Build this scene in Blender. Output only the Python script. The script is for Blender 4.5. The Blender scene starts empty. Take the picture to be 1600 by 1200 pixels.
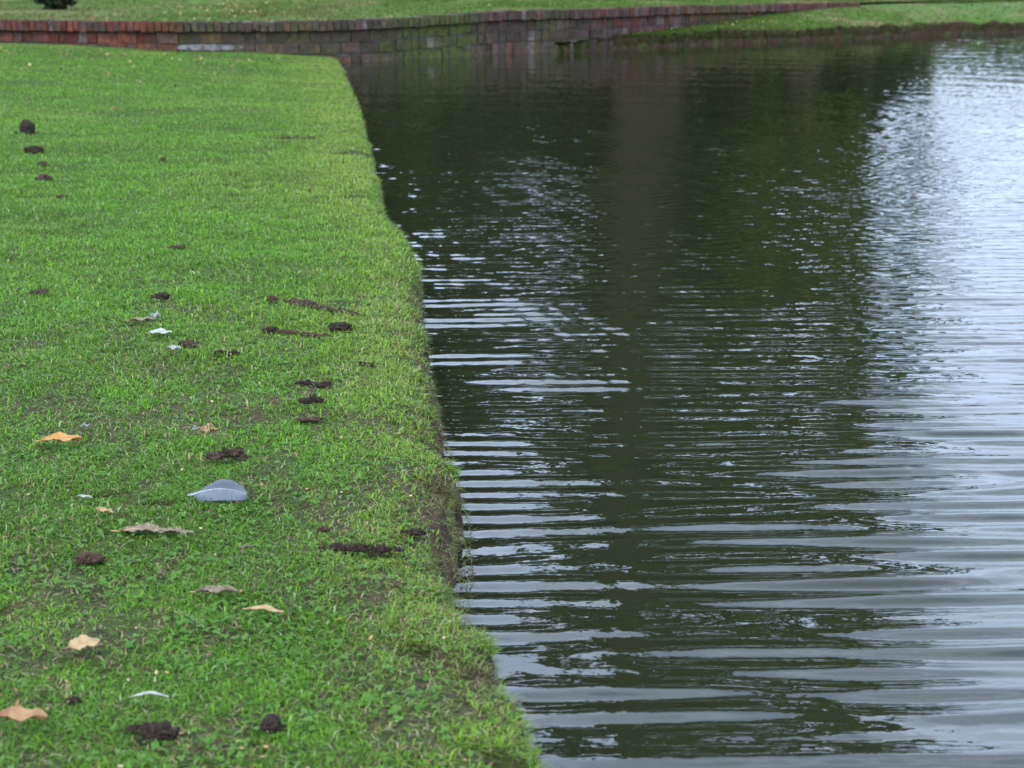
import bpy, bmesh, math, random
import numpy as np
from mathutils import Vector, Matrix, noise as mn
R = math.radians
rng = np.random.default_rng(7); random.seed(7)
scene = bpy.context.scene
COL = scene.collection

# ------------------------------------------------------------------ camera
F = 2600.0                      # focal length in pixels of the 1600 px photograph
CH = 0.83                       # camera height over the near lawn
PITCH = math.atan(649 / F)
cam_d = bpy.data.cameras.new('camera'); cam = bpy.data.objects.new('camera', cam_d); COL.objects.link(cam)
cam_d.sensor_width = 36; cam_d.lens = F / 1600 * 36
cam.location = (0, 0, CH); cam.rotation_euler = (math.pi / 2 - PITCH, 0, 0)
cam_d.clip_start = 0.05; cam_d.clip_end = 2000
cam_d.dof.use_dof = True; cam_d.dof.focus_distance = 3.3; cam_d.dof.aperture_fstop = 9.0
scene.camera = cam
scene.render.resolution_x = 1024; scene.render.resolution_y = 768
scene.view_settings.view_transform = 'Standard'; scene.view_settings.look = 'None'
scene.view_settings.exposure = 0.85; scene.view_settings.gamma = 1

# ------------------------------------------------------------------ world + sun
SUN_EL, SUN_AZ = 52, 215
w = bpy.data.worlds.new('World'); scene.world = w; w.use_nodes = True
nt = w.node_tree; nt.nodes.clear()
def N(nt, t, **k):
    n = nt.nodes.new(t)
    for a, b in k.items(): setattr(n, a, b)
    return n
out = N(nt, 'ShaderNodeOutputWorld'); bg = N(nt, 'ShaderNodeBackground')
sky = N(nt, 'ShaderNodeTexSky', sky_type='NISHITA', sun_disc=False, sun_elevation=R(SUN_EL), sun_rotation=R(SUN_AZ), air_density=1.0, dust_density=1.5)
tc = N(nt, 'ShaderNodeTexCoord'); mp = N(nt, 'ShaderNodeMapping'); mp.inputs['Scale'].default_value = (1, 1, 2.6)
nz = N(nt, 'ShaderNodeTexNoise'); nz.inputs['Scale'].default_value = 2.3; nz.inputs['Detail'].default_value = 7; nz.inputs['Roughness'].default_value = 0.55
rp = N(nt, 'ShaderNodeValToRGB'); rp.color_ramp.elements[0].position = 0.36; rp.color_ramp.elements[0].color = (.45, .45, .45, 1)
rp.color_ramp.elements[1].position = 0.62; rp.color_ramp.elements[1].color = (.95, .95, .95, 1)
nz2 = N(nt, 'ShaderNodeTexNoise'); nz2.inputs['Scale'].default_value = 4; nz2.inputs['Detail'].default_value = 5
rc = N(nt, 'ShaderNodeValToRGB'); rc.color_ramp.elements[0].position = .3; rc.color_ramp.elements[0].color = (7.2, 9.3, 13.2, 1)
rc.color_ramp.elements[1].position = .7; rc.color_ramp.elements[1].color = (12.8, 15.0, 19.2, 1)
mx = N(nt, 'ShaderNodeMix', data_type='RGBA')
L = nt.links.new
L(tc.outputs['Generated'], mp.inputs[0]); L(mp.outputs[0], nz.inputs[0]); L(mp.outputs[0], nz2.inputs[0])
L(nz.outputs[0], rp.inputs[0]); L(nz2.outputs[0], rc.inputs[0])
sx = N(nt, 'ShaderNodeSeparateXYZ'); L(tc.outputs['Generated'], sx.inputs[0]); re_ = N(nt, 'ShaderNodeFloatCurve'); cv = re_.mapping.curves[0]; cv.points[0].location = (0, .30); cv.points[1].location = (1, .50)
for a_, b_ in ((.10, .28), (.24, .56), (.45, .94), (.66, .72)): cv.points.new(a_, b_)
re_.mapping.update(); mul = N(nt, 'ShaderNodeMath', operation='MULTIPLY'); mul.inputs[1].default_value = 2.05
L(sx.outputs['Z'], re_.inputs['Value']); L(re_.outputs[0], mul.inputs[0]); vm = N(nt, 'ShaderNodeVectorMath', operation='SCALE'); L(rc.outputs[0], vm.inputs[0]); L(mul.outputs[0], vm.inputs['Scale'])
L(rp.outputs[0], mx.inputs[0]); L(sky.outputs[0], mx.inputs[6]); L(vm.outputs[0], mx.inputs[7])
L(mx.outputs[2], bg.inputs[0]); bg.inputs[1].default_value = 0.12; L(bg.outputs[0], out.inputs[0])
sd = bpy.data.lights.new('sun', 'SUN'); so = bpy.data.objects.new('sun', sd); COL.objects.link(so)
sd.energy = 1.0; sd.angle = R(14); sd.color = (1, .96, .9)
az, el = R(SUN_AZ), R(SUN_EL)
sdir = Vector((math.sin(az) * math.cos(el), math.cos(az) * math.cos(el), math.sin(el)))
so.rotation_euler = sdir.to_track_quat('Z', 'Y').to_euler()

# ------------------------------------------------------------------ helpers
def tag(o, label=None, cat=None, group=None, kind=None):
    for k, v in (('label', label), ('category', cat), ('group', group), ('kind', kind)):
        if v: o[k] = v
    return o
def link(name, me, mats, parent=None, loc=None):
    o = bpy.data.objects.new(name, me); COL.objects.link(o)
    if me is not None:
        for m in (mats if isinstance(mats, (list, tuple)) else [mats]): me.materials.append(m)
    if parent: o.parent = parent
    if loc is not None: o.location = loc
    return o
def empty(name, loc, rz=0):
    o = bpy.data.objects.new(name, None); COL.objects.link(o); o.location = loc; o.rotation_euler.z = rz
    o.empty_display_size = .05; return o
def npmesh(name, V, faces, smooth=True, cols=None):
    """faces: list of (k, array[n,k])"""
    me = bpy.data.meshes.new(name); V = np.asarray(V, dtype=np.float32)
    me.vertices.add(len(V)); me.vertices.foreach_set('co', V.ravel())
    li = np.concatenate([f.ravel() for k, f in faces]).astype(np.int32)
    tot = np.concatenate([np.full(len(f), k) for k, f in faces]).astype(np.int32)
    st = np.concatenate([[0], np.cumsum(tot)[:-1]]).astype(np.int32)
    me.loops.add(len(li)); me.loops.foreach_set('vertex_index', li)
    me.polygons.add(len(tot)); me.polygons.foreach_set('loop_start', st)
    me.update(calc_edges=True); me.validate()
    if cols is not None:
        a = me.color_attributes.new('tint', 'FLOAT_COLOR', 'POINT')
        c = np.ones((len(V), 4), dtype=np.float32); c[:, :3] = cols; a.data.foreach_set('color', c.ravel())
    me.polygons.foreach_set('use_smooth', np.full(len(me.polygons), smooth))
    return me
def grid_faces(nr, nc):
    i = np.arange(nr - 1)[:, None] * nc + np.arange(nc - 1)[None]
    i = i.ravel(); return np.stack([i, i + 1, i + nc + 1, i + nc], 1)
def _h(ix, iy, s):
    a = (ix.astype(np.int64) * 374761393 + iy.astype(np.int64) * 668265263 + s * 974711) & 0xffffffff
    a = ((a ^ (a >> 13)) * 1274126177) & 0xffffffff
    return ((a ^ (a >> 16)) & 0xffffff) / float(0xffffff)
def vn(x, y, wl, s=0):
    x = np.asarray(x, float) / wl; y = np.asarray(y, float) / wl
    ix = np.floor(x); iy = np.floor(y); fx = x - ix; fy = y - iy
    fx = fx * fx * (3 - 2 * fx); fy = fy * fy * (3 - 2 * fy)
    a, b, c, d = _h(ix, iy, s), _h(ix + 1, iy, s), _h(ix, iy + 1, s), _h(ix + 1, iy + 1, s)
    return (a * (1 - fx) + b * fx) * (1 - fy) + (c * (1 - fx) + d * fx) * fy
def fbm(x, y, wl, s=0, o=4):
    t = 0; a = 1; n = 0
    for k in range(o): t = t + a * vn(x, y, wl / 2 ** k, s + k * 17); n += a; a *= .55
    return t / n
def ss(a, b, x):
    t = np.clip((np.asarray(x, float) - a) / (b - a), 0, 1); return t * t * (3 - 2 * t)
cp, sp = math.cos(PITCH), math.sin(PITCH)
def ray(px, py):
    a, b = (px - 800) / F, (600 - py) / F
    return a, cp + b * sp, -sp + b * cp
def at_z(px, py, z=0.0):
    x, y, zz = ray(px, py); t = (z - CH) / zz; return Vector((x * t, y * t, z))
def at_y(px, py, Y):
    x, y, zz = ray(px, py); t = Y / y; return Vector((x * t, Y, CH + zz * t))
def scale_at(P):          # photo pixels per metre at a point
    return F / (P[1] * cp + (CH - P[2]) * sp)
WZ = -0.12                # water level

# ------------------------------------------------------------------ materials
def new_mat(name):
    m = bpy.data.materials.new(name); m.use_nodes = True; nt = m.node_tree
    return m, nt, nt.nodes['Principled BSDF'], nt.links.new
def noise_mat(name, c1, c2, scale=20, rough=.9, bump=.3, dist=.01, detail=6, tint=False, c3=None, s3=3):
    m, nt, b, L = new_mat(name)
    tc = N(nt, 'ShaderNodeTexCoord'); n = N(nt, 'ShaderNodeTexNoise'); n.inputs['Scale'].default_value = scale; n.inputs['Detail'].default_value = detail; n.inputs['Roughness'].default_value = .65
    r = N(nt, 'ShaderNodeValToRGB'); e = r.color_ramp.elements; e[0].position = .33; e[0].color = (*c1, 1); e[1].position = .68; e[1].color = (*c2, 1)
    L(tc.outputs['Object'], n.inputs[0]); L(n.outputs[0], r.inputs[0]); col = r.outputs[0]
    if tint:
        a = N(nt, 'ShaderNodeAttribute', attribute_name='tint'); mm = N(nt, 'ShaderNodeMix', data_type='RGBA', blend_type='MULTIPLY'); mm.inputs[0].default_value = 1
        L(col, mm.inputs[6]); L(a.outputs['Color'], mm.inputs[7]); col = mm.outputs[2]
    if c3:
        n3 = N(nt, 'ShaderNodeTexNoise'); n3.inputs['Scale'].default_value = s3; n3.inputs['Detail'].default_value = 8; n3.inputs['Roughness'].default_value = .7
        L(tc.outputs['Object'], n3.inputs[0]); r3 = N(nt, 'ShaderNodeValToRGB'); e = r3.color_ramp.elements; e[0].position = .52; e[1].position = .63; e[0].color = (0, 0, 0, 1)
        m3 = N(nt, 'ShaderNodeMix', data_type='RGBA'); L(n3.outputs[0], r3.inputs[0]); L(r3.outputs[0], m3.inputs[0]); L(col, m3.inputs[6]); m3.inputs[7].default_value = (*c3, 1); col = m3.outputs[2]
    L(col, b.inputs['Base Color']); b.inputs['Roughness'].default_value = rough; b.inputs['Specular IOR Level'].default_value = .12 if rough >= .88 else .4
    bp = N(nt, 'ShaderNodeBump'); bp.inputs['Strength'].default_value = bump; bp.inputs['Distance'].default_value = dist
    L(n.outputs[0], bp.inputs['Height']); L(bp.outputs[0], b.inputs['Normal'])
    return m
def blade_mat(name, spec=.35, rough=.45, trans=.35):
    m, nt, b, L = new_mat(name)
    a = N(nt, 'ShaderNodeAttribute', attribute_name='tint'); L(a.outputs['Color'], b.inputs['Base Color'])
    b.inputs['Roughness'].default_value = rough; b.inputs['Specular IOR Level'].default_value = spec
    t = N(nt, 'ShaderNodeBsdfTranslucent'); L(a.outputs['Color'], t.inputs[0])
    mx = N(nt, 'ShaderNodeMixShader'); mx.inputs[0].default_value = trans
    L(b.outputs[0], mx.inputs[1]); L(t.outputs[0], mx.inputs[2]); L(mx.outputs[0], nt.nodes['Material Output'].inputs[0])
    return m
M = {}
M['soil'] = noise_mat('soil', (.012, .009, .007), (.05, .036, .026), 60, .95, .8, .004)
M['clod'] = noise_mat('clod', (.008, .006, .005), (.055, .038, .027), 260, .9, .8, .004)
M['clod_brown'] = noise_mat('clod_brown', (.016, .010, .007), (.10, .062, .038), 260, .95, .8, .004)
M['turf'] = noise_mat('turf', (.018, .018, .008), (.05, .065, .016), 45, .95, .6, .006, c3=(.05, .032, .018), s3=14)
M['far_turf'] = noise_mat('far_turf', (.04, .08, .012), (.08, .14, .025), 5, .95, .3, .01, c3=(.15, .12, .06), s3=1.3)
M['bankearth'] = noise_mat('bankearth', (.014, .010, .006), (.075, .048, .026), 28, .95, .9, .01, c3=(.05, .07, .02), s3=7)
M['grass'] = blade_mat('grass', .14, .5, .42)
M['root'] = blade_mat('root', .1, .9, .1)
M['leaf'] = blade_mat('tree_leaf', .3, .5, .3)
M['brick'] = noise_mat('brick', (.45, .45, .45), (1.45, 1.4, 1.35), 22, .9, .8, .008, tint=True, c3=(.045, .04, .03), s3=6)
M['mortar'] = noise_mat('mortar', (.05, .045, .04), (.17, .155, .135), 12, .95, .5, .006, c3=(.05, .06, .02), s3=4)
M['concrete'] = noise_mat('concrete', (.10, .10, .10), (.26, .26, .26), 14, .8, .4, .006, c3=(.09, .085, .07), s3=5)
M['bark'] = noise_mat('bark', (.014, .011, .006), (.050, .036, .020), 5, .95, 1, .05)
M['render'] = noise_mat('render', (.05, .045, .04), (.26, .25, .24), 16, .9, .5, .006, c3=(.06, .05, .035), s3=9)
M['asphalt'] = noise_mat('asphalt', (.035, .036, .04), (.06, .06, .065), 40, .9, .2, .003)
def leaf_mat(name, c1, c2, c3, s=60):
    return noise_mat(name, c1, c2, s, .6, .5, .001, c3=c3, s3=25)
M['leaf_orange'] = leaf_mat('leaf_orange', (.22, .10, .02), (.38, .19, .04), (.24, .09, .02))
M['leaf_tan'] = leaf_mat('leaf_tan', (.22, .145, .06), (.36, .245, .11), (.28, .15, .07))
M['leaf_rust'] = leaf_mat('leaf_rust', (.17, .085, .03), (.30, .17, .07), (.16, .06, .03))
M['leaf_dry'] = leaf_mat('leaf_dry', (.06, .045, .02), (.19, .145, .085), (.06, .07, .025))
M['leaf_pale'] = leaf_mat('leaf_pale', (.15, .17, .12), (.34, .35, .30), (.16, .18, .09))
M['clod_mid'] = noise_mat('clod_mid', (.012, .009, .007), (.075, .050, .034), 200, .95, .8, .004, c3=(.10, .075, .05), s3=60)
M['rib'] = leaf_mat('rib', (.30, .16, .06), (.42, .25, .11), (.25, .12, .05))

# ------------------------------------------------------------------ lawn edge (traced from the photo, unprojected to the ground)
def drop_far(Y): return -0.055 * ss(5, 15, Y)
edge_px = [(528, 93), (540, 112), (556, 150), (571, 195), (580, 240), (595, 290), (601, 340), (628, 372), (648, 400), (654, 430), (660, 480), (671, 540),
           (688, 600), (701, 650), (698, 700), (717, 745), (727, 800), (733, 850), (750, 900), (750, 955), (778, 1015), (796, 1070), (826, 1130), (858, 1200)]
EP = []
for px, py in edge_px:
    p = at_z(px, py, -.02)
    for _ in range(3): p = at_z(px, py, -.02 + float(drop_far(p[1])))
    EP.append((p[1], p[0]))
EP += [(1.2, .10), (.6, .16), (-1, .26), (-8, .5)]
EP.sort(); EY = np.array([e[0] for e in EP]); EX = np.array([e[1] for e in EP])
EY = np.append(EY, [17.6, 18.5]); EX = np.append(EX, [EX[-1] - .1, EX[-1] - .15])
LEAN_PY = [(425, 0.005), (445, 0.027), (490, 0.024), (530, 0.008), (555, 0.024), (600, 0.030), (700, 0.038), (730, 0.008), (765, 0.032), (800, 0.046), (860, 0.041), (950, 0.046), (985, 0.005), (1025, 0.024), (1060, 0.022), (1090, 0.004), (1180, 0.019)]
LQ = sorted((at_z(700, a, -.02)[1], b_) for a, b_ in LEAN_PY); LQY = [q[0] for q in LQ]; LQV = [q[1] for q in LQ]
def lean_of(Y): return np.interp(Y, LQY + [6, 9, 17], LQV + [.006, .012, .012]) * (.75 + .5 * vn(Y, np.asarray(Y) * 0, .05, 9))
def Xe(Y):
    # small wobble of the cut edge
    return np.interp(Y, EY, EX) + .009 * (1 - ss(1.9, 2.5, Y)) - lean_of(Y) + (vn(Y, Y * 0, .09, 5) - .5) * .012 + (vn(Y, Y * 0, .3, 6) - .5) * .02
# bare tears in the turf near the water: (px, py, halfwidth px, halfheight px, depth m)
TEARS = [(690, 752, 40, 9, .02), (718, 795, 12, 28, .02), (730, 890, 26, 34, .02), (735, 935, 18, 30, .02), (660, 1020, 42, 9, .022), (745, 1040, 26, 14, .018), (700, 850, 26, 14, .01),
         (648, 440, 8, 22, .008), (682, 585, 12, 24, .01), (690, 680, 14, 26, .014), (455, 218, 48, 2.5, .02), (555, 238, 30, 3, .015),
         (560, 308, 26, 3, .01), (605, 1118, 9, 8, .02), (790, 1185, 34, 12, .02), (8, 948, 20, 8, .01), (180, 776, 40, 5, .015), (250, 795, 25, 4, .01), (565, 862, 55, 6, .008)]
TW = []
for px, py, a, b, d in TEARS:
    p = at_z(px, py, 0)
    for _ in range(2): p = at_z(px, py, float(drop_far(p[1])))
    s = scale_at(p); sv = s * (CH - p[2]) / math.hypot(p[1], CH)
    TW.append((p[0], p[1], 1.2 * a / s, 1.35 * b / sv, 1.3 * d))
def tear(X, Y):
    t = np.zeros_like(np.asarray(X, float)); 
    wob = .75 + .5 * vn(X, Y, .02, 77)
    for x, y, a, b, d in TW:
        r = np.sqrt(((X - x) / a) ** 2 + ((Y - y) / b) ** 2) * wob
        t = np.maximum(t, d * (1 - ss(.55, 1.15, r)))
    return t
def surf(X, Y):
    X = np.asarray(X, float); Y = np.asarray(Y, float)
    u = Xe(Y) - X
    z = ss(5, 15.5, Y) * (-.055 + .043 * np.clip(u, 0, 8))
    z = z + (vn(X, Y, .9, 1) - .5) * .022 * ss(0, .5, u) + (vn(X, Y, .28, 2) - .5) * .014 + (vn(X, Y, .07, 3) - .5) * .008
    rr = np.clip(1 - u / .13, 0, 1); z = z - .035 * (1 - np.sqrt(np.clip(1 - rr ** 2 * .98, 0, 1)))
    return z - tear(X, Y)

# lawn ground sheet with the cut bank face
rowsY = np.concatenate([np.arange(-8, 1, .25), np.arange(1, 4.5, .011), np.arange(4.5, 9, .03), np.arange(9, 17.8, .07)])
us = np.concatenate([[14, 10, 8, 6.5], np.arange(5.5, 2.0, -.12), np.arange(2.0, .5, -.03), np.arange(.5, -.001, -.0125)])
nface = 14
nc = len(us) + nface
XX = np.zeros((len(rowsY), nc)); YY = np.repeat(rowsY[:, None], nc, 1); ZZ = np.zeros_like(XX)
xe = Xe(rowsY)
XX[:, :len(us)] = xe[:, None] - us[None]; ZZ[:, :len(us)] = surf(XX[:, :len(us)], YY[:, :len(us)])
for k in range(nface):
    f = (k + 1) / nface; zt = ZZ[:, len(us) - 1]
    ZZ[:, len(us) + k] = zt * (1 - f) + (-.35) * f
    XX[:, len(us) + k] = xe + .002 + lean_of(rowsY) * min(1, f * 1.9) + (fbm(rowsY, ZZ[:, len(us) + k] * 3 + k, .035, 31) - .5) * .022 * (1 if f < .8 else 0)
me = npmesh('lawn_ground', np.stack([XX, YY, ZZ], -1).reshape(-1, 3), [(4, grid_faces(len(rowsY), nc)[:, ::-1])])
me.materials.append(M['turf']); me.materials.append(M['bankearth'])
mi = np.zeros((len(rowsY) - 1, nc - 1), np.int32); mi[:, len(us) - 1:] = 1; lz = lean_of(rowsY[:-1]) > .016; mi[np.ix_(lz, [len(us) - 4, len(us) - 3, len(us) - 2])] = 1; me.polygons.foreach_set('material_index', mi.ravel())
lawn = bpy.data.objects.new('lawn', me); COL.objects.link(lawn); tag(lawn, kind='structure')
def lawn_pt(px, py):
    p = at_z(px, py, 0)
    for _ in range(6): p = at_z(px, py, float(surf(p[0], p[1])) + .006)
    return p

# ------------------------------------------------------------------ water
ry = [-6.0]
while ry[-1] < 60:
    y = ry[-1]; ry.append(y + (.25 if y < 1 else .0065 if y < 4 else min(.4, .0065 * (y / 4) ** 1.4 if y < 30 else .4)))
ry = np.array(ry)
t = np.linspace(0, 1, 420)
colt = np.concatenate([t, [1.2, 1.6, 2.4, 4]])
yy = np.maximum(ry, 1.2)
xl = -.13 * yy - .25; xr = .36 * yy + .5
XX = xl[:, None] + (xr - xl)[:, None] * colt[None]; YY = np.repeat(ry[:, None], len(colt), 1)
def waves(X, Y):
    Z = np.zeros_like(X); r = np.random.default_rng(11)
    # main train: long-crested ripples running towards the camera
    warp = (vn(X, Y, 1.7, 41) - .5) * .5
    Xw, Yw = X, Y + warp * .12
    for i in range(26):
        lam = .066 * (1.0 + .55 * r.random() ** 1.3); th = r.normal(0, .075) - .04
        k = 2 * math.pi / lam; a = .0205 / k * (.6 + .8 * r.random()) * (lam / .085) ** .4
        ph = r.random() * 6.28
        Z += a * np.sin(k * (math.sin(th) * Xw + math.cos(th) * Yw) + ph)
    Z *= (.35 + 1.05 * fbm(X, Y * .8, .9, 51, 3)) * (1 - .45 * ss(6, 13, Y)) * (1 + .35 * (1 - ss(2.4, 4.2, Y))) * (1 + .55 * ss(.16, .27, X / np.maximum(Y, 1)) * (1 - ss(9, 13, Y)))
    for i in range(34):        # small cross ripples
        lam = .035 + .06 * r.random(); th = r.normal(0, .95); k = 2 * math.pi / lam; a = .0075 / k * (.5 + r.random()); ph = r.random() * 6.28
        env = vn(X + i, Y, .35 + .02 * i, 60 + i) ** 2 * 2.0
        Z += a * np.sin(k * (math.sin(th) * X + math.cos(th) * Y) + ph) * env * (.44 + 3.4 * ss(2.5, 10, Y))
    for i in range(8):         # slow swell
        lam = .35 + .6 * r.random(); th = r.normal(.15, .5); k = 2 * math.pi / lam; Z += .0035 / k * np.sin(k * (math.sin(th) * X + math.cos(th) * Y) + r.random() * 6.28)
    return Z
Z = WZ + waves(XX, YY) * ss(-1, 1.3, YY) * (1 - ss(30, 45, YY))
me = npmesh('water', np.stack([XX, YY, Z], -1).reshape(-1, 3), [(4, grid_faces(len(ry), len(colt)))])
wm, nt, b, L = new_mat('pond_water')
b.inputs['Base Color'].default_value = (.0125, .0145, .0065, 1); b.inputs['Roughness'].default_value = .03; b.inputs['IOR'].default_value = 1.333
tc = N(nt, 'ShaderNodeTexCoord'); mp = N(nt, 'ShaderNodeMapping'); mp.inputs['Scale'].default_value = (16, 22, 16)
n1 = N(nt, 'ShaderNodeTexNoise'); n1.inputs['Scale'].default_value = 1; n1.inputs['Detail'].default_value = 3
bp = N(nt, 'ShaderNodeBump'); bp.inputs['Strength'].default_value = .5; bp.inputs['Distance'].default_value = .0016
L(tc.outputs['Object'], mp.inputs[0]); L(mp.outputs[0], n1.inputs[0]); L(n1.outputs[0], bp.inputs['Height']); L(bp.outputs[0], b.inputs['Normal'])
M['water'] = wm
tag(link('water', me, wm), kind='structure')

# ------------------------------------------------------------------ far brick wall path
cop_px = [(-420, 24), (-200, 29), (0, 32), (120, 33.5), (300, 35), (420, 34.5)]
P = []
for px, py in cop_px: p = at_z(px, py, .30); P.append((p[0], p[1]))
wl_px = [(560, 97), (680, 91), (800, 84.5), (940, 78.5)]
for px, py in wl_px: p = at_z(px, py, WZ); P.append((p[0], p[1]))
ledge_px = [(870, 81.5, .0), (1000, 75.5, .15), (1080, 71, .35), (1200, 66, .75), (1330, 61, 1.3), (1450, 56, 2.0), (1600, 50.5, 2.8), (1900, 43, 3.4), (2600, 38, 3.6)]
LW = [at_z(a, b_, WZ) for a, b_, c in ledge_px]
def back_dir(i):
    a, b_ = LW[max(0, i - 1)], LW[min(len(LW) - 1, i + 1)]; d = (b_ - a).normalized(); return Vector((-d.y, d.x, 0))
LB = [LW[i] + back_dir(i) * ledge_px[i][2] for i in range(len(LW))]
for q in LB[2:]: P.append((q[0], q[1]))
P = np.array(P)
# smooth resample by arclength
s0 = np.concatenate([[0], np.cumsum(np.hypot(*np.diff(P, axis=0).T))])
sS = np.arange(0, s0[-1], .05)
px_ = np.interp(sS, s0, P[:, 0]); py_ = np.interp(sS, s0, P[:, 1])
k = np.hanning(41); k /= k.sum()
def smo(a): return np.convolve(np.pad(a, 20, mode='reflect', reflect_type='odd'), k, 'valid')
px_, py_ = smo(px_), smo(py_)
sS = np.concatenate([[0], np.cumsum(np.hypot(np.diff(px_), np.diff(py_)))])
def wp(s):      # position, outward (towards water) normal, tangent
    x = np.interp(s, sS, px_); y = np.interp(s, sS, py_)
    x2 = np.interp(s + .05, sS, px_); y2 = np.interp(s + .05, sS, py_)
    x1 = np.interp(s - .05, sS, px_); y1 = np.interp(s - .05, sS, py_)
    tx, ty = x2 - x1, y2 - y1; l = np.hypot(tx, ty) + 1e-9; tx, ty = tx / l, ty / l
    return x, y, ty, -tx, tx, ty
def s_of_x(X): return float(np.interp(X, px_, sS))
def cop_z(X): return float(np.interp(X, [-6, -1.6, 0, 2.4, 5, 6.2, 8, 20], [.30, .31, .365, .36, .31, .31, .29, .28]))
S0, S1 = 0.0, s_of_x(LB[6][0] - .9)

wall = empty('brick_wall', (px_[0], py_[0], WZ)); wall_l = Vector(wall.location)
tag(wall, 'low curved red brick retaining wall with a soldier coping along the far side of the pond', 'wall')
PAL = [(.15, .052, .034), (.13, .045, .03), (.16, .062, .042), (.11, .05, .04), (.10, .055, .048), (.14, .062, .048), (.12, .042, .03)]
PAL2 = [(.12, .075, .065), (.10, .068, .06), (.14, .08, .065), (.17, .08, .062), (.15, .095, .08), (.12, .09, .075), (.09, .06, .05)]
def brick_course(name, z0f, h, length, depth, proud, s_a, s_b, joint=.01, mix=0):
    V = []; Fc = []; C = []
    s = s_a
    while s < s_b:
        ln = length if random.random() > (mix if mix == 0 else mix * .35 + .6 * (wp(s)[0] > -1.3)) else length * .48
        m = s + ln / 2; x, y, nx, ny, tx, ty = wp(m); zc = cop_z(x); z0 = zc - z0f
        pr = proud + random.gauss(0, .004); hh = h + random.gauss(0, .002); tz = random.gauss(0, .003)
        b0 = len(V)
        for dz in (0, hh):
            for a, d in ((-ln / 2, pr), (ln / 2, pr), (ln / 2, pr - depth), (-ln / 2, pr - depth)):
                j = [random.gauss(0, .0025) for _ in range(3)]
                V.append((x + tx * a + nx * d + j[0] - wall_l.x, y + ty * a + ny * d + j[1] - wall_l.y, z0 + dz + tz + j[2] - wall_l.z))
        for f in ((0, 1, 5, 4), (1, 2, 6, 5), (2, 3, 7, 6), (3, 0, 4, 7), (4, 5, 6, 7), (3, 2, 1, 0)): Fc.append([b0 + q for q in f])
        # colour: red on the left, purple-brown in the middle, red again to the right; moss in patches
        wr = float(np.interp(x, [-3.6, -2.9, 1, 2], [0, 1, 1, .25]))
        c = Vector(random.choice(PAL2 if random.random() < wr else PAL)) * random.uniform(.7, 1.2) * (.78 - .18 * wr)
        moss = 0
        for mx_, mw, st in ((-3.1, .35, .55), (-2.2, .5, .4), (-1.0, .42, .9), (-.6, .25, .9), (.4, .3, .35), (2.9, .6, .5)):
            moss = max(moss, st * math.exp(-((x - mx_) / mw) ** 2) * random.uniform(.45, .95))
        if z0f > .2: moss *= 1.25
        c = c.lerp(Vector((.065, .085, .018)), min(.9, moss))
        if random.random() < .05: c = c.lerp(Vector((.20, .17, .155)), .4)
        C += [tuple(c)] * 8; s += ln + joint
    me = npmesh(name, V, [(4, np.array(Fc))], False, np.array(C)); return link(name, me, M['brick'], wall)
brick_course('coping', .098, .098, .066, .24, .055, S0, S1)
brick_course('brick_course', .218, .108, .215, .1, .0, S0, S1, mix=.5)
brick_course('brick_course', .34, .108, .215, .1, .006, S0, S1, mix=.55)
brick_course('brick_course', .52, .165, .215, .1, .0, S0, S1, mix=.5)
def strip(name, s_a, s_b, prof, mat, parent=None, zfun=None, jit=.0, step=.06, origin=Vector((0, 0, 0))):
    ns = int((s_b - s_a) / step) + 2; V = []
    for i in range(ns):
        s = s_a + (s_b - s_a) * i / (ns - 1); x, y, nx, ny, tx, ty = wp(s); zc = cop_z(x)
        for d, z in prof:
            zz = (zc + z) if zfun is None else zfun(x, z)
            dd = d + random.gauss(0, jit); V.append((x + nx * dd - origin.x, y + ny * dd - origin.y, zz + random.gauss(0, jit) - origin.z))
    me = npmesh(name, V, [(4, grid_faces(ns, len(prof)))], True); return link(name, me, mat, parent)
strip('mortar', S0, S1, [(-.012, -.55), (-.010, -.1), (.022, -.1), (.024, -.006), (-.18, -.004), (-.18, -.5)], M['mortar'], wall, jit=.0015, origin=wall_l)
sF = s_of_x(2.2)
strip('footing', sF, S1, [(0.02, -.4), (.045, -.4), (.05, -.02), (.045, .004), (.0, .007)], M['mortar'], wall, zfun=lambda x, z: (WZ + z) if z > -.3 else WZ - .3, jit=.003, origin=wall_l)
# pale render patch on the left part of the wall
def render_patch(x0, x1, zf0, zf1, pr):
    a, b_ = s_of_x(x0), s_of_x(x1); ns = 24; V = []
    for i in range(ns):
        s = a + (b_ - a) * i / (ns - 1); x, y, nx, ny, tx, ty = wp(s); zc = cop_z(x)
        e = math.sin(math.pi * i / (ns - 1)) ** .35
        mid = -(zf0 + zf1) / 2; hh = (zf1 - zf0) / 2 * e * random.uniform(.8, 1.1)
        for d, z in ((-.01, mid - hh), (pr, mid - hh), (pr, mid + hh), (-.01, mid + hh)):
            V.append((x + nx * d - wall_l.x, y + ny * d - wall_l.y, zc + z - wall_l.z))
    link('render_patch', npmesh('render_patch', V, [(4, grid_faces(ns, 4))], False), M['render'], wall)
render_patch(-3.45, -2.75, .226, .29, .012)


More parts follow.
